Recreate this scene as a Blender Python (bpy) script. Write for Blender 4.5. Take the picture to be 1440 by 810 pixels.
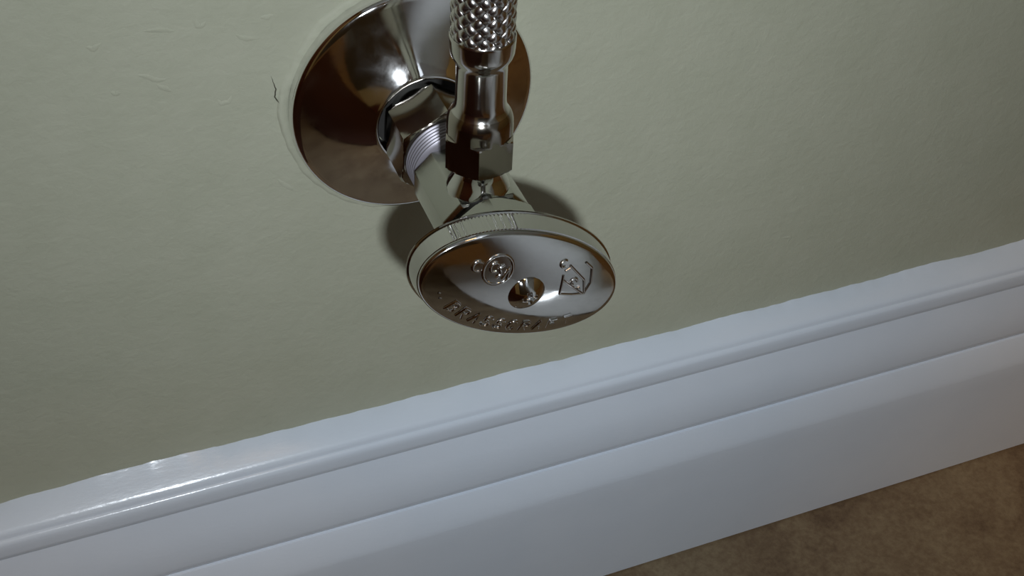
import bpy, bmesh, math, random
from math import sin, cos, pi, radians
from mathutils import Vector, Matrix, noise

scene = bpy.context.scene
for o in list(bpy.data.objects):
    bpy.data.objects.remove(o)

# ------------------------------------------------------------------ camera
VZ = 0.2226                       # height of the valve axis above the floor (m)
cam_data = bpy.data.cameras.new('camera')
cam_data.sensor_width = 36.0
cam_data.lens = 1768.3 * 36.0 / 1440.0
cam_data.clip_start = 0.005
cam_data.clip_end = 50
cam = bpy.data.objects.new('camera', cam_data)
scene.collection.objects.link(cam)
cam.location = (-0.08217, -0.25597, 0.17926 + VZ)
cam.rotation_euler = (0.8330, -0.0435, -0.3768)
scene.camera = cam

# ------------------------------------------------------------------ world, lights, exposure
world = bpy.data.worlds.new('world')
scene.world = world
world.use_nodes = True
world.node_tree.nodes['Background'].inputs[0].default_value = (0.0, 0.0, 0.0, 1)
world.node_tree.nodes['Background'].inputs[1].default_value = 0.0

# the camera's own flash, a few centimetres from the lens
fl = bpy.data.lights.new('camera_flash', 'AREA')
fl.shape = 'RECTANGLE'
fl.size = 0.013
fl.size_y = 0.009
fl.energy = 0.405
fl.spread = radians(122)
fl.color = (0.92, 1.0, 1.07)
flash = bpy.data.objects.new('camera_flash', fl)
scene.collection.objects.link(flash)
flash.location = (-0.076, -0.312, 0.178 + VZ)
aim = Vector((0.080, -0.005, VZ - 0.035))
flash.rotation_euler = (aim - flash.location).to_track_quat('-Z', 'Y').to_euler()

# dim warm ceiling light of the room
al = bpy.data.lights.new('ceiling_light', 'AREA')
al.shape = 'RECTANGLE'
al.size = 0.9
al.size_y = 0.5
al.energy = 13.5
al.color = (1.0, 0.60, 0.27)
ceil_light = bpy.data.objects.new('ceiling_light', al)
scene.collection.objects.link(ceil_light)
ceil_light.location = (0.65, -1.2, 2.37)

scene.view_settings.view_transform = 'Standard'
scene.view_settings.look = 'None'
scene.view_settings.gamma = 1.0
scene.view_settings.use_curve_mapping = False
scene.view_settings.exposure = 0.0

# ------------------------------------------------------------------ materials
def new_mat(name):
    m = bpy.data.materials.new(name)
    m.use_nodes = True
    nt = m.node_tree
    b = nt.nodes['Principled BSDF']
    return m, nt, b

def node(nt, t, **kw):
    n = nt.nodes.new(t)
    for k, v in kw.items():
        if k in n.inputs:
            n.inputs[k].default_value = v
        else:
            setattr(n, k, v)
    return n

def noise_tex(nt, scale, detail=4, rough=0.5, dist=0.0, vec=None):
    n = node(nt, 'ShaderNodeTexNoise')
    n.inputs['Scale'].default_value = scale
    n.inputs['Detail'].default_value = detail
    n.inputs['Roughness'].default_value = rough
    n.inputs['Distortion'].default_value = dist
    if vec is not None:
        nt.links.new(vec, n.inputs['Vector'])
    return n

def obj_coord(nt, scale=(1, 1, 1)):
    tc = node(nt, 'ShaderNodeTexCoord')
    mp = node(nt, 'ShaderNodeMapping')
    mp.inputs['Scale'].default_value = scale
    nt.links.new(tc.outputs['Object'], mp.inputs['Vector'])
    return mp.outputs['Vector']

def ramp(nt, fac, stops):
    r = node(nt, 'ShaderNodeValToRGB')
    e = r.color_ramp.elements
    while len(e) < len(stops):
        e.new(0.5)
    for k, (p, c) in enumerate(stops):
        e[k].position = p
        e[k].color = (*c, 1)
    nt.links.new(fac, r.inputs[0])
    return r.outputs['Color']

def bump(nt, b, height, strength, dist, chain=None):
    n = node(nt, 'ShaderNodeBump')
    n.inputs['Strength'].default_value = strength
    n.inputs['Distance'].default_value = dist
    nt.links.new(height, n.inputs['Height'])
    if chain is not None:
        nt.links.new(chain, n.inputs['Normal'])
    nt.links.new(n.outputs['Normal'], b.inputs['Normal'])
    return n.outputs['Normal']

def wall_material(name, near_flange=False):
    m, nt, b = new_mat(name)
    v = obj_coord(nt)
    n1 = noise_tex(nt, 55, 3, 0.55, 0.2, v)
    col = ramp(nt, n1.outputs['Fac'], [(0.3, (0.418, 0.425, 0.325)), (0.7, (0.446, 0.450, 0.350))])
    nt.links.new(col, b.inputs['Base Color'])
    b.inputs['Roughness'].default_value = 0.62
    b.inputs['Specular IOR Level'].default_value = 0.25
    # roller stipple with soft squiggles
    v2 = obj_coord(nt, (0.95, 1, 1.1))
    s1 = noise_tex(nt, 330, 4, 0.55, 0.35, v2)
    c1 = bump(nt, b, s1.outputs['Fac'], 0.33, 0.0007)
    s2 = noise_tex(nt, 70, 2, 0.5, 1.6, v2)
    r2 = ramp(nt, s2.outputs['Fac'], [(0.50, (0, 0, 0)), (0.56, (1, 1, 1))])
    c2 = bump(nt, b, r2, 0.045, 0.0010, c1)
    return m

M = {}
M['wall'] = wall_material('cream_wall_paint')

def chrome_material(name, col, rough, smear=0.0):
    m, nt, b = new_mat(name)
    b.inputs['Base Color'].default_value = (*col, 1)
    b.inputs['Metallic'].default_value = 1.0
    v = obj_coord(nt)
    n = noise_tex(nt, 160, 4, 0.6, 0.4, v)
    mr = node(nt, 'ShaderNodeMapRange')
    mr.inputs['From Min'].default_value = 0.35
    mr.inputs['From Max'].default_value = 0.75
    mr.inputs['To Min'].default_value = rough
    mr.inputs['To Max'].default_value = rough + smear
    nt.links.new(n.outputs['Fac'], mr.inputs['Value'])
    nt.links.new(mr.outputs['Result'], b.inputs['Roughness'])
    n2 = noise_tex(nt, 260, 2, 0.5, 0.0, v)
    bump(nt, b, n2.outputs['Fac'], 0.06, 0.0002)
    return m

M['chrome'] = chrome_material('polished_chrome', (0.68, 0.68, 0.67), 0.045, 0.10)
M['chrome_flange'] = chrome_material('flange_chrome', (0.79, 0.785, 0.78), 0.05, 0.10)
M['nickel'] = chrome_material('nickel_plated_brass', (0.46, 0.465, 0.43), 0.12, 0.10)
M['steel'] = chrome_material('braided_stainless_steel', (0.60, 0.58, 0.57), 0.2, 0.06)
M['ferrule'] = chrome_material('crimped_steel', (0.60, 0.585, 0.56), 0.11, 0.07)

def simple(name, col, rough, metal=0.0, spec=0.5):
    m, nt, b = new_mat(name)
    v = obj_coord(nt)
    n = noise_tex(nt, 120, 3, 0.6, 0.0, v)
    c = ramp(nt, n.outputs['Fac'], [(0.3, tuple(x * 0.93 for x in col)), (0.7, tuple(min(1, x * 1.05) for x in col))])
    nt.links.new(c, b.inputs['Base Color'])
    b.inputs['Roughness'].default_value = rough
    b.inputs['Metallic'].default_value = metal
    b.inputs['Specular IOR Level'].default_value = spec
    return m

M['dark_nickel'] = chrome_material('dark_nickel', (0.38, 0.35, 0.31), 0.10, 0.06)
M['mat'] = simple('dark_maroon_stand_in', (0.046, 0.020, 0.015), 0.9, 0.0, 0.1)
M['rubber_and_shade'] = simple('dark_rubber_and_shade', (0.03, 0.028, 0.026), 0.6)  # hose rubber; also paints the shade in the valve's gaps
M['tape'] = simple('white_thread_tape', (0.27, 0.255, 0.29), 0.4, 0.3)
M['caulk'] = M['wall']

# semi-gloss white trim paint
m, nt, b = new_mat('white_trim_paint')
v = obj_coord(nt)
n = noise_tex(nt, 40, 3, 0.5, 0.0, v)
c = ramp(nt, n.outputs['Fac'], [(0.3, (0.68, 0.745, 0.835)), (0.7, (0.71, 0.77, 0.855))])
nt.links.new(c, b.inputs['Base Color'])
b.inputs['Roughness'].default_value = 0.22
v2 = obj_coord(nt, (0.35, 1, 1))
n2 = noise_tex(nt, 900, 3, 0.6, 0.0, v2)
c1 = bump(nt, b, n2.outputs['Fac'], 0.16, 0.0003)
n3 = noise_tex(nt, 90, 2, 0.5, 0.0, v2)
bump(nt, b, n3.outputs['Fac'], 0.15, 0.0006, c1)
M['trim'] = m

# brown mottled floor
m, nt, b = new_mat('brown_mottled_floor')
v = obj_coord(nt)
n = noise_tex(nt, 28, 5, 0.6, 0.5, v)
n2 = noise_tex(nt, 420, 4, 0.7, 0.0, v)
mx = node(nt, 'ShaderNodeMix')
mx.inputs[0].default_value = 0.45
nt.links.new(n.outputs['Fac'], mx.inputs[2])
nt.links.new(n2.outputs['Fac'], mx.inputs[3])
c = ramp(nt, mx.outputs[0], [(0.36, (0.118, 0.078, 0.047)), (0.50, (0.185, 0.132, 0.079)), (0.64, (0.25, 0.195, 0.12))])
nt.links.new(c, b.inputs['Base Color'])
b.inputs['Roughness'].default_value = 0.6
b.inputs['Specular IOR Level'].default_value = 0.25
bump(nt, b, n2.outputs['Fac'], 0.4, 0.0008)
M['floor'] = m

M['ceiling'] = simple('white_ceiling_paint', (0.75, 0.76, 0.78), 0.9)
M['dark_wood'] = simple('dark_red_brown_wood', (0.09, 0.025, 0.014), 0.45)
M['dark_tile'] = simple('dark_wall_paint', (0.10, 0.10, 0.095), 0.6)
M['porcelain'] = simple('white_porcelain', (0.80, 0.82, 0.85), 0.12)
M['plastic'] = simple('white_seat_plastic', (0.82, 0.83, 0.85), 0.25)

# ------------------------------------------------------------------ geometry helpers (mm, local to the valve axis)
def link(name, bm, mat, parent=None, smooth=True, angle=35, loc=(0, 0, 0)):
    me = bpy.data.meshes.new(name)
    bmesh.ops.recalc_face_normals(bm, faces=bm.faces)
    bm.to_mesh(me)
    bm.free()
    me.materials.append(mat)
    if smooth:
        for p in me.polygons:
            p.use_smooth = True
        me.set_sharp_from_angle(angle=radians(angle))
    o = bpy.data.objects.new(name, me)
    scene.collection.objects.link(o)
    o.location = loc
    if parent is not None:
        o.parent = parent
    return o

def thing(name, label, cat, loc=(0, 0, 0)):
    o = bpy.data.objects.new(name, None)
    o.empty_display_size = 0.01
    scene.collection.objects.link(o)
    o.location = loc
    o['label'] = label
    o['category'] = cat
    return o

def N(s, x, z):                    # point at distance s from the wall
    return Vector((x, -s, z)) * 0.001

def U(z, x, y, s0):                # point on the upright outlet axis
    return Vector((x, -s0 + y, z)) * 0.001

def loft(bm, rings, close=True, cap0=True, cap1=True):
    vs = [[bm.verts.new(p) for p in r] for r in rings]
    n = len(vs[0])
    for a, b_ in zip(vs, vs[1:]):
        for i in range(n if close else n - 1):
            j = (i + 1) % n
            bm.faces.new((a[i], a[j], b_[j], b_[i]))
    if cap0:
        bm.faces.new(vs[0][::-1])
    if cap1:
        bm.faces.new(vs[-1])
    return vs

def lathe_n(prof, seg=96, cap0=True, cap1=True, bm=None):
    """prof: (s, r) along the wall normal"""
    bm = bm or bmesh.new()
    loft(bm, [[N(s, r * cos(2 * pi * i / seg), r * sin(2 * pi * i / seg)) for i in range(seg)] for s, r in prof], True, cap0, cap1)
    return bm

def lathe_u(prof, s0, seg=72, cap0=True, cap1=True, bm=None):
    bm = bm or bmesh.new()
    loft(bm, [[U(z, r * cos(2 * pi * i / seg), r * sin(2 * pi * i / seg), s0) for i in range(seg)] for z, r in prof], True, cap0, cap1)
    return bm

def hex_radius(t, R, t0):
    """radius of a hexagon (corner radius R, a corner at angle t0)"""
    a = (t - t0) % (pi / 3)
    return R * cos(pi / 6) / cos(a - pi / 6)

def hexnut(place, lo, hi, R, t0, cham=0.9, bore=None, seg=72, round_lo=True, round_hi=True):
    """hex nut with conical corner chamfers; the ring radius is min(hexagon, chamfer cone)"""
    bm = bmesh.new()
    flat = R * cos(pi / 6)
    rings = []
    levels = []
    K = 6
    if round_lo:
        levels += [(lo + cham * k / K, flat * 0.985 + (R - flat * 0.985) * math.sin(k / K * pi / 2)) for k in range(K)]
    levels += [(lo + (cham if round_lo else 0), R), (hi - (cham if round_hi else 0), R)]
    if round_hi:
        levels += [(hi - cham * k / K, flat * 0.985 + (R - flat * 0.985) * math.sin(k / K * pi / 2)) for k in range(K - 1, -1, -1)]
    for h, lim in levels:
        ring = []
        for i in range(seg):
            t = t0 + 2 * pi * i / seg
            r = min(hex_radius(t, R, t0) , lim)
            ring.append(place(h, r * cos(t), r * sin(t)))
        rings.append(ring)
    loft(bm, rings)
    return bm

# ------------------------------------------------------------------ the room
def box_bm(x0, x1, y0, y1, z0, z1):
    bm = bmesh.new()
    bmesh.ops.create_cube(bm, size=1, matrix=Matrix.Translation(((x0 + x1) / 2, (y0 + y1) / 2, (z0 + z1) / 2)) @ Matrix.Diagonal((x1 - x0, y1 - y0, z1 - z0, 1)))
    return bm

def structure(name, bm, mat, parent=None):
    o = link(name, bm, mat, parent, smooth=False)
    if parent is None:
        o['kind'] = 'structure'
    return o

X0, X1, Y0, ZC = -0.95, 1.35, -1.75, 2.4
wall = structure('wall_back', box_bm(X0, X1, 0, 0.1, 0, ZC), M['wall'])
structure('floor', box_bm(X0 - .1, X1 + .1, Y0 - .1, 0.1, -0.08, 0.0016), M['floor'])
structure('ceiling', box_bm(X0 - .1, X1 + .1, Y0 - .1, 0.1, ZC, ZC + .08), M['ceiling'])
structure('wall_left', box_bm(X0 - .1, X0, Y0, 0.1, 0, ZC), M['wall'])
structure('wall_right', box_bm(X1, X1 + .1, Y0, 0.1, 0, ZC), M['wall'])
structure('wall_front', box_bm(X0 - .1, X1 + .1, Y0 - .1, Y0, 0, ZC), M['dark_tile'])
structure('added_door_1', box_bm(X0, X0 + .04, -1.05, -0.16, 0, 2.03), M['dark_wood'])  # unseen door added to give the chrome a dark reddish reflection

# baseboard: moulded profile with a hand-caulked, uneven top edge
def arc(cx, cz, r, a0, a1, n):
    return [(cx + r * cos(radians(a0 + (a1 - a0) * k / n)), cz + r * sin(radians(a0 + (a1 - a0) * k / n))) for k in range(n + 1)]

prof = [(-0.4, 111.4), (1.0, 110.8), (4.0, 108.9), (6.6, 107.05), (7.25, 106.5), (7.7, 105.9), (7.93, 105.3), (8.0, 104.75),
        (8.15, 104.45), (8.5, 104.25), (8.9, 103.9), (9.2, 103.4), (9.36, 102.8), (9.42, 101.5), (9.42, 99.0), (9.3, 98.1), (8.9, 97.3), (8.35, 96.45), (8.2, 96.1),
        (8.45, 95.2), (9.1, 92.8), (10.3, 88.5), (11.5, 83.5), (11.95, 78.5), (12.1, 75.0), (12.0, 73.8), (11.6, 72.6), (10.9, 71.4), (10.5, 70.8), (10.5, 70.65),
        (11.3, 70.4), (12.4, 68.6), (14.2, 63.6), (15.0, 61.0), (15.35, 59.5), (15.5, 58.2), (15.5, 52.0), (15.5, 2.5), (15.0, 1.95), (-0.4, 1.95)]

xs = [X0 * 1000 + k * 20 for k in range(int((-260 - X0 * 1000) / 20) + 1)]
x = -260.0
while x < 420:
    xs.append(x)
    x += 1.6
while x < X1 * 1000:
    xs.append(x)
    x += 20
xs.append(X1 * 1000)
bm = bmesh.new()
rings = []
for x in xs:
    w = 1.3 * noise.noise(Vector((x * 0.018, 3.1, 0))) + 0.75 * noise.noise(Vector((x * 0.075, 9.4, 0))) + 0.45 * noise.noise(Vector((x * 0.27, 1.7, 0)))
    r = []
    for k, (d, z) in enumerate(prof):
        dz = w * (1.0 if k == 0 else 0.35 if k == 1 else 0)
        dd = 0.05 * noise.noise(Vector((x * 0.03, k * 0.6, 5.0)))
        r.append(Vector((x, -(d + (dd if 1 < k < len(prof) - 3 else 0)), z + dz)) * 0.001)
    rings.append(r)
loft(bm, rings, True)
base = link('baseboard_back', bm, M['trim'], None, True, 32)
base['kind'] = 'structure'

# ridge of painted-over caulk on the wall around the escutcheon
bm = bmesh.new()
rings = []
for i in range(240):
    t = 2 * pi * i / 240
    q = Vector((cos(t) * 2.2, sin(t) * 2.2, 0.4))
    q2 = Vector((cos(t) * 9, sin(t) * 9, 2.0))
    Rm = 33.4 + 1.0 * noise.noise(q) + 0.35 * noise.noise(q2)
    hh = 0.55 + 0.35 * noise.noise(q * 1.7) + 0.2 * noise.noise(q2 * 1.4)
    if sin(t) < -0.2:
        hh *= max(0.35, 1 + 1.1 * (sin(t) + 0.2))
    sink = 0.75 * min(1, max(0, (cos(t) + 0.1) / 0.5))
    ww = 1.0 + 0.4 * noise.noise(q * 1.3 + Vector((4, 0, 0)))
    rings.append([N(s - sink, r * cos(t), r * sin(t)) for s, r in
                  ((-0.3, Rm - 2.4), (0.25, Rm - 1.7), (hh * 0.9, Rm - 0.7), (hh, Rm - 0.1), (hh * 0.6, Rm + ww * 0.5), (-0.2, Rm + ww))])
vs = [[bm.verts.new(p) for p in r] for r in rings]
for i in range(240):
    a, b_ = vs[i], vs[(i + 1) % 240]
    for k in range(5):
        bm.faces.new((a[k], a[k + 1], b_[k + 1], b_[k]))
bm.verts.ensure_lookup_table()
ck = link('caulk_ridge', bm, M['caulk'], wall, True, 60, (0, 0, VZ))

# wrinkles and one crack in the wall paint near the plate (x, z in mm from the valve axis)
M['crack'] = simple('dark_paint_crack', (0.10, 0.095, 0.07), 0.8)  # thin dark strip drawn along the crack
def wall_line(name, pts, width, high, mat):
    P = []
    for (a, b_), (c, d) in zip(pts, pts[1:]):
        P += [(a + (c - a) * k / 5, b_ + (d - b_) * k / 5) for k in range(5)]
    P.append(pts[-1])
    P = [(x + 0.18 * noise.noise(Vector((x * 1.3, z * 1.3, 2))), z + 0.18 * noise.noise(Vector((x * 1.3, z * 1.3, 7)))) for x, z in P]
    bm = bmesh.new()
    rows = []
    n = len(P)
    for i, (x, z) in enumerate(P):
        p0, p1 = P[max(i - 1, 0)], P[min(i + 1, n - 1)]
        d = Vector((p1[0] - p0[0], p1[1] - p0[1])).normalized()
        tp = max(0.04, sin(pi * i / (n - 1)) ** 0.7)
        row = []
        for o, h in ((-1, -0.06), (-0.55, 0.6), (0, 1), (0.55, 0.6), (1, -0.06)):
            row.append(bm.verts.new(N(h * high * tp if h > 0 else -0.05, x - d.y * o * width * tp / 2, z + d.x * o * width * tp / 2)))
        rows.append(row)
    for a, b_ in zip(rows, rows[1:]):
        for k in range(4):
            bm.faces.new((a[k], a[k + 1], b_[k + 1], b_[k]))
    return link(name, bm, mat, wall, True, 80, (0, 0, VZ))
wall_line('paint_crack', [(-34.9, 13.1), (-34.4, 10.8), (-34.0, 9.1), (-34.5, 6.9), (-33.6, 5.3), (-33.1, 3.4), (-32.6, 1.6)], 0.35, 0.5, M['crack'])
for pts in ([(-50.8, 32.3), (-50.7, 30.3), (-50.2, 29.1), (-49.1, 29.1), (-48.2, 30.2)], [(-42.2, 25.6), (-40.7, 24.4), (-39.1, 23.8), (-37.5, 23.6)],
            [(-61.4, 15.8), (-59.8, 14.5), (-58.1, 13.4)], [(-48.2, 9.0), (-47.2, 7.6), (-45.5, 7.8), (-44.6, 9.3)], [(-71.7, 15.9), (-70.6, 15.1), (-69.3, 15.1)],
            [(-75.0, 28.3), (-73.3, 27.4), (-71.6, 28.7)], [(-65.3, 19.2), (-63.2, 18.3), (-60.9, 16.8), (-58.6, 16.8)], [(-62.4, 30.0), (-58.6, 29.7), (-55.1, 28.8)],
            [(-36.1, 29.0), (-34.3, 28.7), (-32.7, 29.1)], [(126.2, -80.8), (129.5, -81.1), (128.9, -83.3)], [(-36.0, -17.6), (-34.0, -20.0), (-31.7, -22.4)]):
    wall_line('paint_wrinkle', pts, 1.7, 0.13, M['wall'])

# ------------------------------------------------------------------ escutcheon plate
bm = bmesh.new()
prof = [(0.3, 31.2), (0.35, 31.7), (1.2, 31.75), (2.6, 31.75), (3.3, 31.65), (3.8, 31.35), (4.15, 30.9), (4.45, 30.3)]
for k in range(1, 25):
    u = k / 24
    r = 30.3 + (13.6 - 30.3) * u
    tilt = 14 + 20 * u ** 1.5
    prof.append((prof[-1][0] + (30.3 - 13.6) / 24 * math.tan(radians(tilt)), r))
s_n = prof[-1][0]
prof += [(s_n + 0.35, 13.1), (s_n + 0.5, 12.7), (s_n + 0.45, 12.3), (s_n - 0.1, 12.1), (s_n - 4.0, 12.0)]
esc = link('escutcheon_plate', lathe_n(prof, 160, False, False), M['chrome_flange'], None, True, 50, (0, 0, VZ))
esc['label'] = 'round polished chrome escutcheon plate flat against the cream wall behind the valve'
esc['category'] = 'escutcheon'

# ------------------------------------------------------------------ angle stop valve
valve = thing('angle_stop_valve', 'chrome angle stop valve with a domed oval handle standing out from the wall', 'valve', (0, 0, VZ))
S_OUT = 48.0

link('inlet_pipe', lathe_n([(-4, 7.9), (34, 7.9)], 48), M['nickel'], valve)
link('hole_shade_disc', lathe_n([(1, 11.9), (6.5, 11.9)], 64), M['rubber_and_shade'], valve)  # dark disc painting the shade inside the plate's opening
NUT_LO, NUT_HI = s_n + 1.6, 26.5
link('compression_nut', hexnut(N, NUT_LO, NUT_HI, 12.3, radians(87), 1.0), M['dark_nickel'], valve, True, 20)

pr = [(26.2, 9.4)]
s = 26.5
while s < 32.0:
    pr += [(s, 9.6), (s + 0.35, 10.1), (s + 0.6, 10.1), (s + 0.95, 9.6)]
    s += 1.05
pr += [(33.4, 9.2)]
link('inlet_thread', lathe_n(pr, 96), M['tape'], valve, True, 40)

# body: octagonal forged block, chamfered at both ends, with a boss for the outlet
def octo(s, k, x=10.3, c=3.2, flat=7.1):
    P = [(flat, x), (x, c), (x, -c), (flat, -x + 1), (-flat, -x + 1), (-x, -c), (-x, c), (-flat, flat + 0.2)]
    P = [(6.3, 7.4), (10.3, 3.1), (10.3, -3.4), (6.3, -7.6), (-6.3, -7.6), (-10.3, -3.4), (-10.3, 3.1), (-6.3, 7.4)]
    return [N(s, a * k, b_ * k) for a, b_ in P]
bm = bmesh.new()
loft(bm, [octo(32.6, 0.90), octo(33.8, 1.0), octo(53.6, 1), octo(54.6, 0.93)])
bmesh.ops.bevel(bm, geom=[e for e in bm.edges], offset=0.00035, segments=2, affect='EDGES', profile=0.6)
body = link('valve_body', bm, M['nickel'], valve, True, 30)

bm = lathe_u([(4.0, 7.2), (7.2, 7.15), (7.8, 7.0), (8.6, 6.65), (9.6, 6.1), (10.6, 5.6), (11.4, 5.35), (12.4, 5.25), (18, 5.2)], S_OUT, 64)
link('outlet_port', bm, M['chrome'], valve, True, 45)

link('gap_shade_collar', lathe_n([(53.5, 8.3), (57.5, 8.3)], 64), M['rubber_and_shade'], valve)  # coloured dark to paint the shaded gap between body and packing nut
link('packing_nut', hexnut(N, 56.6, 66.5, 10.9, radians(97), 1.3), M['nickel'], valve, True, 20)
link('stem', lathe_n([(60, 5.2), (72, 5.2)], 48), M['nickel'], valve)

# handle: domed oval
HT = radians(-25)
HA, HB = 24.15, 12.95
FS, FH = 75.4, 2.5
def HP(s, u, w):
    return N(s, u * cos(HT) - w * sin(HT), u * sin(HT) + w * cos(HT))
def face_s(u, w):
    q = (u / HA) ** 2 + (w / HB) ** 2
    return FS + FH * (1 - q)

SEG = 240
def oval(s, a, b_):
    return [HP(s, a * cos(2 * pi * i / SEG), b_ * sin(2 * pi * i / SEG)) for i in range(SEG)]
bm = bmesh.new()
rings = [oval(69.0, 7.5, 7.0), oval(68.4, 9, 8.2), oval(68.8, 16, 11), oval(69.1, 23.5, 13.6), oval(69.3, 24.9, 14.7), oval(69.5, 25.4, 15.2), oval(69.8, 25.55, 15.35), oval(70.1, 25.45, 15.25), oval(70.3, 25.0, 14.8)]
rings += [oval(74.2, 24.3, 13.5), oval(74.5, 24.6, 13.75), oval(74.75, 24.6, 13.7), oval(75.1, 24.45, 13.45), oval(75.3, 24.3, 13.2)]
for k in range(0, 21):
    f = 1 - k / 20
    f = max(f, 0.015)
    rings.append(oval(FS + FH * (1 - f * f), HA * f, HB * f))
loft(bm, rings)
handle = link('handle', bm, M['chrome'], valve, True, 40)

# serrated grip band on the handle's edge
bm = bmesh.new()
rings = []
TE = 1440
lo, hi = [], []
for i in range(TE):
    t = 2 * pi * i / TE
    d = (math.degrees(t)) % 180
    amp = 0.0
    if 98 < d < 152:
        amp = 0.10 * min(1, (d - 98) / 12, (152 - d) / 12)
    k = amp * (abs(((i / TE * 170) % 1) * 2 - 1) * 2 - 1)
    lo.append(HP(70.2, (25.15 + k) * cos(t), (14.95 + k) * sin(t)))
    hi.append(HP(74.3, (24.75 + k) * cos(t), (14.05 + k) * sin(t)))
lo0 = [HP(70.15, 24.6 * cos(2 * pi * i / TE), 14.5 * sin(2 * pi * i / TE)) for i in range(TE)]
hi0 = [HP(74.4, 24.3 * cos(2 * pi * i / TE), 13.6 * sin(2 * pi * i / TE)) for i in range(TE)]
loft(bm, [lo0, lo, hi, hi0], True, False, False)
band = link('grip_band', bm, M['chrome'], handle, True, 25)

# screw with a cross recess, domed
bm = bmesh.new()
SR = 4.15
rings = []
sc_n = 96
for k in range(0, 41):
    f = 1 - k / 40
    f = max(f, 0.01)
    hgt = FS + FH + 0.05 + 2.1 * (1 - f ** 2.0)
    ring = []
    for i in range(sc_n):
        t = 2 * pi * i / sc_n
        r = SR * f
        a, b_ = r * cos(t), r * sin(t)
        dep = 0.0
        ca, cb = a * cos(0.5) + b_ * sin(0.5), -a * sin(0.5) + b_ * cos(0.5)
        ax = max(0, min(1, 2 - abs(ca) / 0.26)) * max(0, min(1, (1.75 - abs(cb)) / 0.5))
        bx = max(0, min(1, 2 - abs(cb) / 0.26)) * max(0, min(1, (1.75 - abs(ca)) / 0.5))
        dep = 0.6 * max(ax, bx)
        ring.append(HP(hgt - dep, a, b_))
    rings.append(ring)
skirt = [[HP(FS + FH - 0.8, SR * cos(2 * pi * i / sc_n), SR * sin(2 * pi * i / sc_n)) for i in range(sc_n)]]
loft(bm, skirt + rings)
link('screw', bm, M['chrome'], handle, True, 35)

# raised marks on the face
def raised_path(bm, pts, width, high, closed=False):
    """rounded raised line following the domed face; pts in handle (u, w)"""
    n = len(pts)
    rings = []
    for i, (u, w) in enumerate(pts):
        a = pts[(i - 1) % n] if closed or i else pts[0]
        c = pts[(i + 1) % n] if closed or i < n - 1 else pts[-1]
        d = Vector((c[0] - a[0], c[1] - a[1]))
        d = d.normalized() if d.length > 1e-9 else Vector((1, 0))
        nx, ny = -d.y, d.x
        ring = []
        for off, hh in ((-1, -0.25), (-0.8, 0.45), (-0.35, 0.95), (0.35, 0.95), (0.8, 0.45), (1, -0.25)):
            uu, ww = u + nx * off * width / 2, w + ny * off * width / 2
            ring.append(HP(face_s(uu, ww) + hh * high, uu, ww))
        rings.append(ring)
    if closed:
        rings.append(rings[0])
    vs = [[bm.verts.new(p) for p in r] for r in rings]
    for a, b_ in zip(vs, vs[1:]):
        for k in range(5):
            bm.faces.new((a[k], a[k + 1], b_[k + 1], b_[k]))
    if not closed:
        bm.faces.new(vs[0])
        bm.faces.new(vs[-1][::-1])

def dense(pts, step=0.25, closed=False):
    out = []
    seq = list(zip(pts, pts[1:] + ([pts[0]] if closed else [])))
    for (a, b_), (c, d) in seq[:len(pts) if closed else len(pts) - 1]:
        L = math.hypot(c - a, d - b_)
        k = max(1, int(L / step))
        out += [(a + (c - a) * j / k, b_ + (d - b_) * j / k) for j in range(k)]
    if not closed:
        out.append(pts[-1])
    return out

def circ(cu, cw, ru, rw, a0=0, a1=360, n=24):
    return [(cu + ru * cos(radians(a0 + (a1 - a0) * k / n)), cw + rw * sin(radians(a0 + (a1 - a0) * k / n))) for k in range(n + (0 if abs(a1 - a0) >= 360 else 1))]

# round certification emblem (upper left of the face): small letter beside a ringed pair of letters
bm = bmesh.new()
raised_path(bm, circ(-14.0, 4.3, 1.1, 1.2, 50, 310), 0.85, 0.42)
raised_path(bm, circ(-9.2, 4.4, 3.3, 3.5), 0.8, 0.25, True)
raised_path(bm, circ(-10.3, 4.9, 0.9, 1.1, 40, 320), 0.8, 0.42)
raised_path(bm, dense([(-9.0, 2.6), (-8.3, 3.8), (-9.2, 5.0), (-8.3, 6.0)]), 0.8, 0.42)
raised_path(bm, dense([(-7.6, 2.6), (-7.0, 5.4), (-6.5, 3.0)]), 0.75, 0.42)
link('emblem', bm, M['chrome'], handle, True, 60)

# shield emblem crossed by a slanting band (upper right of the face)
bm = bmesh.new()
raised_path(bm, dense([(6.9, 5.6), (8.3, 0.9), (11.5, 1.0), (14.8, 1.5), (15.2, 4.4), (13.8, 7.9), (11.6, 9.0)]), 0.62, 0.34)
raised_path(bm, dense([(7.6, 8.0), (12.9, 5.0), (14.6, 2.0)]), 0.62, 0.34)
raised_path(bm, dense([(7.4, 4.4), (14.2, 1.5)]), 0.62, 0.34)
raised_path(bm, circ(5.9, 8.2, 0.8, 0.8, 60, 320, 12), 0.75, 0.42)
raised_path(bm, dense([(7.0, 6.6), (7.9, 7.4)]), 0.8, 0.42)
raised_path(bm, circ(10.4, 4.4, 0.7, 0.8, 0, 280, 12), 0.7, 0.42)
raised_path(bm, dense([(12.2, 3.2), (12.8, 2.5)]), 0.8, 0.42)
link('emblem', bm, M['chrome'], handle, True, 60)

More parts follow.
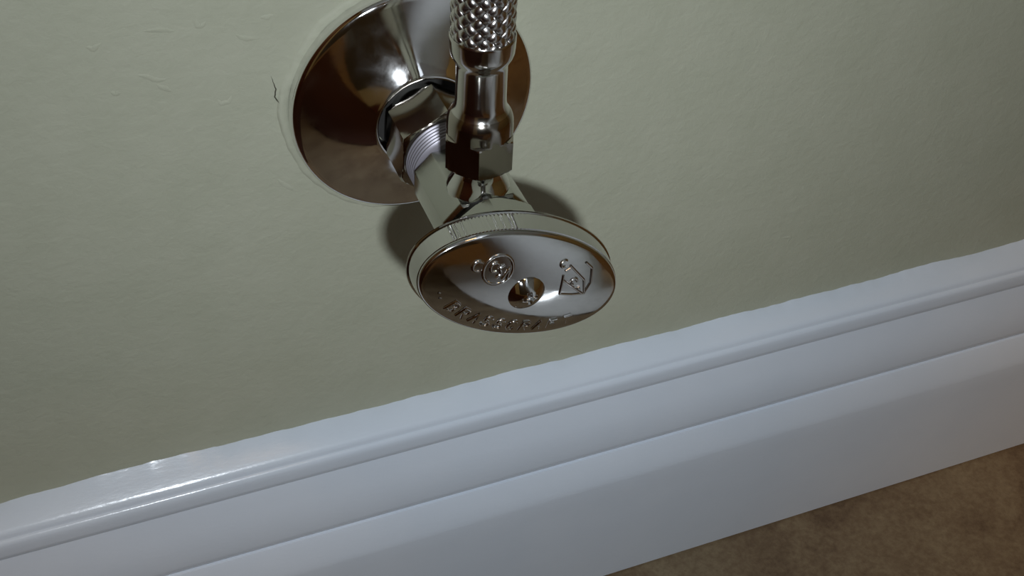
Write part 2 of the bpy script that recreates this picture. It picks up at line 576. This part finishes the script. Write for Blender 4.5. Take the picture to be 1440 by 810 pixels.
# raised lettering along the lower edge, stroke letters
STROKES = {
    'B': [[(0, 0), (0, 1), (.5, 1), (.68, .86), (.68, .68), (.5, .53), (0, .53)], [(.5, .53), (.74, .38), (.74, .14), (.5, 0), (0, 0)]],
    'R': [[(0, 0), (0, 1), (.5, 1), (.7, .86), (.7, .62), (.5, .48), (0, .48)], [(.35, .48), (.74, 0)]],
    'A': [[(0, 0), (.38, 1), (.76, 0)], [(.15, .36), (.61, .36)]],
    'S': [[(.7, .84), (.52, 1), (.2, 1), (.03, .84), (.05, .64), (.22, .53), (.52, .47), (.7, .34), (.7, .14), (.52, 0), (.2, 0), (.02, .16)]],
    'C': [[(.72, .8), (.54, 1), (.22, 1), (.02, .76), (.02, .24), (.22, 0), (.54, 0), (.72, .2)]],
    'F': [[(0, 0), (0, 1), (.68, 1)], [(0, .53), (.52, .53)]],
    'T': [[(.37, 0), (.37, 1)], [(0, 1), (.74, 1)]],
}
word = 'BRASSCRAFT'
LA, LB = 20.2, 10.1
for k, ch in enumerate(word):
    u = -14.3 + 3.28 * k
    w = -LB * math.sqrt(max(0, 1 - (u / LA) ** 2))
    # outward normal of the guide oval
    nu, nw = u / LA ** 2, w / LB ** 2
    L = math.hypot(nu, nw)
    nu, nw = nu / L, nw / L
    upx, upy = -nu, -nw              # letter tops towards the centre
    rx, ry = upy, -upx
    bm = bmesh.new()
    hgt, wid = 2.9, 2.5
    for st in STROKES[ch]:
        pts = [(u + rx * (a - .37) * wid + upx * (b_ - .5) * hgt, w + ry * (a - .37) * wid + upy * (b_ - .5) * hgt) for a, b_ in st]
        raised_path(bm, dense(pts, 0.22), 0.72, 0.42)
    link('letter', bm, M['chrome'], handle, True, 60)
# two small raised dots ahead of the lettering
for (u, w) in ((-18.9, -4.2), (-18.1, -5.5)):
    bm = bmesh.new()
    raised_path(bm, [(u - 0.25, w), (u, w), (u + 0.25, w)], 0.6, 0.3)
    link('dot', bm, M['chrome'], handle, True, 60)

# ------------------------------------------------------------------ braided supply hose
hose = thing('braided_supply_hose', 'braided stainless steel supply hose rising from the nut on top of the valve', 'hose', (0, -S_OUT * 0.001, VZ + 0.014))
def UH(z, x, y):                    # local to the hose (its empty is at z = 14 mm on the outlet axis)
    return Vector((x, y, z - 14.0)) * 0.001
CORNER = radians(-111)
def hlathe(prof, seg=72, cap0=True, cap1=True):
    bm = bmesh.new()
    loft(bm, [[UH(z, r * cos(2 * pi * i / seg), r * sin(2 * pi * i / seg)) for i in range(seg)] for z, r in prof], True, cap0, cap1)
    return bm

# coupling nut: hexagon below, rounded cone shoulder above
bm = bmesh.new()
HR = 8.35
seg = 96
levels = [(14.0, 7.4), (14.25, 8.0), (14.6, HR), (21.7, HR), (22.0, 8.0), (22.15, 7.35), (24.0, 7.32), (25.2, 7.2), (26.0, 7.02), (26.6, 6.8), (27.1, 6.53), (27.55, 6.2)]
rings = []
for z, lim in levels:
    rings.append([UH(z, min(hex_radius(CORNER + 2 * pi * i / seg, HR, CORNER), lim) * cos(CORNER + 2 * pi * i / seg),
                     min(hex_radius(CORNER + 2 * pi * i / seg, HR, CORNER), lim) * sin(CORNER + 2 * pi * i / seg)) for i in range(seg)])
loft(bm, rings)
link('coupling_nut', bm, M['dark_nickel'], hose, True, 24)

fer = [(27.3, 6.0), (27.5, 6.25), (27.8, 6.06), (28.3, 5.8), (28.9, 5.62), (29.8, 5.5), (31.0, 5.45), (34, 5.43), (38.6, 5.45), (39.3, 5.6), (40.1, 6.0), (40.9, 6.45), (41.8, 6.75), (43, 6.85), (45.2, 6.95), (45.6, 6.95), (45.9, 6.75), (45.7, 6.3)]
link('ferrule', hlathe(fer, 96), M['ferrule'], hose, True, 50)
TOP = 166.0
link('inner_tube', hlathe([(44, 5.55), (TOP + 2, 5.55)], 48), M['rubber_and_shade'], hose)

nst, Lh, r0, A = 12, 36.0, 6.05, 0.34
for d in (1, -1):
    bm = bmesh.new()
    rings = []
    z = 44.6
    while z < TOP:
        ph = d * 2 * pi * z / Lh
        rr = r0 + d * A * cos(2 * pi * nst * z / Lh)
        er = Vector((cos(ph), sin(ph), 0))
        et = Vector((-sin(ph), cos(ph), 0))
        tan = (et * (d * 2 * pi * r0 / Lh) + Vector((0, 0, 1))).normalized()
        side = tan.cross(er)
        c = er * rr + Vector((0, 0, z - 14.0))
        ring = []
        for k in range(6):
            a = 2 * pi * k / 6 + pi / 6
            ring.append((c + side * (1.34 * cos(a)) + er * (0.42 * sin(a) - 0.05 * abs(cos(a)))) * 0.001)
        rings.append(ring)
        z += 0.5 if z < 80 else 1.0
    loft(bm, rings)
    first = link('strand', bm, M['steel'], hose, True, 80)
    for i in range(1, nst):
        c = first.copy()
        scene.collection.objects.link(c)
        c.parent = hose
        c.rotation_euler = (0, 0, 2 * pi * i / nst)

# far end of the hose, above the frame
link('ferrule', hlathe([(TOP - 2, 7.0), (TOP + 4, 7.0), (TOP + 6, 5.8), (TOP + 16, 5.8)], 48), M['ferrule'], hose, True, 40)
link('coupling_nut', hexnut(UH, TOP + 14, TOP + 27, 11.0, 0, 1.0), M['ferrule'], hose, True, 24)

# ------------------------------------------------------------------ toilet beside the valve (outside the frame, mirrored in the chrome)
TX = 0.155
toilet = thing('toilet', 'white porcelain toilet outside the frame, mirrored as a pale band in the handle', 'toilet', (TX, -0.3, 0))
def egg(z, hw, y0, y1, fr=0.42, seg=64, sq=2.15):
    """egg-shaped ring; y0 at the wall side, y1 at the front (world y, negative into the room)"""
    cy = y0 + (y1 - y0) * fr
    out = []
    for i in range(seg):
        t = 2 * pi * i / seg
        c, q = cos(t), sin(t)
        e = 2 / sq
        xx = hw * math.copysign(abs(c) ** e, c)
        yy = math.copysign(abs(q) ** e, q)
        yy = cy + yy * ((y0 - cy) if yy > 0 else (cy - y1))
        out.append(Vector((xx, yy + 0.3, z)))
    return out
bm = bmesh.new()
rings = [egg(0.0, 0.158, -0.140, -0.62, 0.66, sq=2.5), egg(0.010, 0.160, -0.138, -0.622, 0.66, sq=2.5), egg(0.018, 0.150, -0.146, -0.614, 0.65, sq=2.5),
         egg(0.028, 0.125, -0.160, -0.60, 0.62, sq=2.4), egg(0.040, 0.090, -0.178, -0.58, 0.58, sq=2.3), egg(0.056, 0.060, -0.195, -0.56, 0.52), egg(0.09, 0.050, -0.205, -0.55, 0.48), egg(0.17, 0.050, -0.215, -0.56, 0.46),
         egg(0.23, 0.070, -0.280, -0.605), egg(0.28, 0.116, -0.295, -0.65), egg(0.33, 0.156, -0.285, -0.686), egg(0.36, 0.174, -0.255, -0.698), egg(0.375, 0.174, -0.245, -0.70),
         egg(0.385, 0.168, -0.250, -0.694), egg(0.385, 0.125, -0.30, -0.64), egg(0.33, 0.115, -0.31, -0.62), egg(0.26, 0.07, -0.36, -0.54)]
loft(bm, rings)
link('bowl', bm, M['porcelain'], toilet, True, 40)
bm = bmesh.new()
for ang in (0,):
    a = [egg(0.387, 0.178, -0.245, -0.702), egg(0.405, 0.180, -0.243, -0.705), egg(0.408, 0.174, -0.248, -0.70), egg(0.408, 0.118, -0.31, -0.632), egg(0.387, 0.116, -0.312, -0.63)]
    vs = loft(bm, a, True, False, False)
    for i in range(64):
        bm.faces.new((vs[-1][i], vs[-1][(i + 1) % 64], vs[0][(i + 1) % 64], vs[0][i]))
link('seat', bm, M['plastic'], toilet, True, 40)
bm = bmesh.new()
loft(bm, [egg(0.409, 0.176, -0.246, -0.702), egg(0.412, 0.180, -0.242, -0.706), egg(0.424, 0.180, -0.242, -0.706), egg(0.430, 0.170, -0.25, -0.695), egg(0.432, 0.10, -0.32, -0.60)])
link('lid', bm, M['plastic'], toilet, True, 40)
def rrect(z, hx, y0, y1, r=0.03, n=6):
    out = []
    for cx, cy, a0 in ((hx - r, y0 - r, 0), (-hx + r, y0 - r, 90), (-hx + r, y1 + r, 180), (hx - r, y1 + r, 270)):
        for k in range(n + 1):
            a = radians(a0 + 90 * k / n)
            out.append(Vector((cx + r * cos(a), cy + r * sin(a) + 0.3, z)))
    return out
bm = bmesh.new()
loft(bm, [rrect(0.418, 0.240, -0.025, -0.170), rrect(0.426, 0.249, -0.018, -0.178), rrect(0.45, 0.253, -0.016, -0.186), rrect(0.72, 0.258, -0.012, -0.205)])
link('tank', bm, M['porcelain'], toilet, True, 40)
bm = bmesh.new()
loft(bm, [rrect(0.721, 0.261, -0.01, -0.21), rrect(0.727, 0.267, -0.006, -0.216), rrect(0.75, 0.267, -0.006, -0.216), rrect(0.76, 0.257, -0.014, -0.207)])
link('tank_lid', bm, M['porcelain'], toilet, True, 40)
bm = bmesh.new()
loft(bm, [rrect(0.372, 0.10, -0.10, -0.32, 0.03), rrect(0.384, 0.11, -0.07, -0.31, 0.03), rrect(0.417, 0.115, -0.05, -0.225, 0.03)])
link('tank_shelf', bm, M['porcelain'], toilet, True, 40)
bm = bmesh.new()
bmesh.ops.create_cone(bm, cap_ends=True, segments=24, radius1=0.014, radius2=0.012, depth=0.014, matrix=Matrix.Translation((-0.15, 0.3 - 0.209, 0.66)) @ Matrix.Rotation(pi / 2, 4, 'X'))
bmesh.ops.create_cone(bm, cap_ends=True, segments=16, radius1=0.008, radius2=0.005, depth=0.08, matrix=Matrix.Translation((-0.115, 0.3 - 0.22, 0.655)) @ Matrix.Rotation(pi / 2, 4, 'Y'))
link('flush_lever', bm, M['chrome'], toilet, True, 40)

# ------------------------------------------------------------------ dark mat added out of frame left, stand-in for the chrome's dark red reflection
def mat_ring(z, grow):
    out = []
    x0, x1, y0, y1, r = -0.88 - grow, -0.135 + grow, -1.10 - grow, -0.075 + grow, 0.04
    for cx, cy, a0 in ((x1 - r, y1 - r, 0), (x0 + r, y1 - r, 90), (x0 + r, y0 + r, 180), (x1 - r, y0 + r, 270)):
        for k in range(9):
            a = radians(a0 + 90 * k / 8)
            out.append(Vector((cx + r * cos(a) + 0.46, cy + r * sin(a) + 0.37, z)))
    return out
bm = bmesh.new()
loft(bm, [mat_ring(0.0, 0.0), mat_ring(0.004, 0.003), mat_ring(0.009, 0.002), mat_ring(0.012, -0.004), mat_ring(0.0125, -0.02)])
mat_o = link('stand_in_mat', bm, M['mat'], None, True, 50, (-0.46, -0.37, 0.0017))
mat_o['label'] = 'dark maroon mat added left of the frame as a stand-in for the dark red reflection in the chrome'
mat_o['category'] = 'mat'
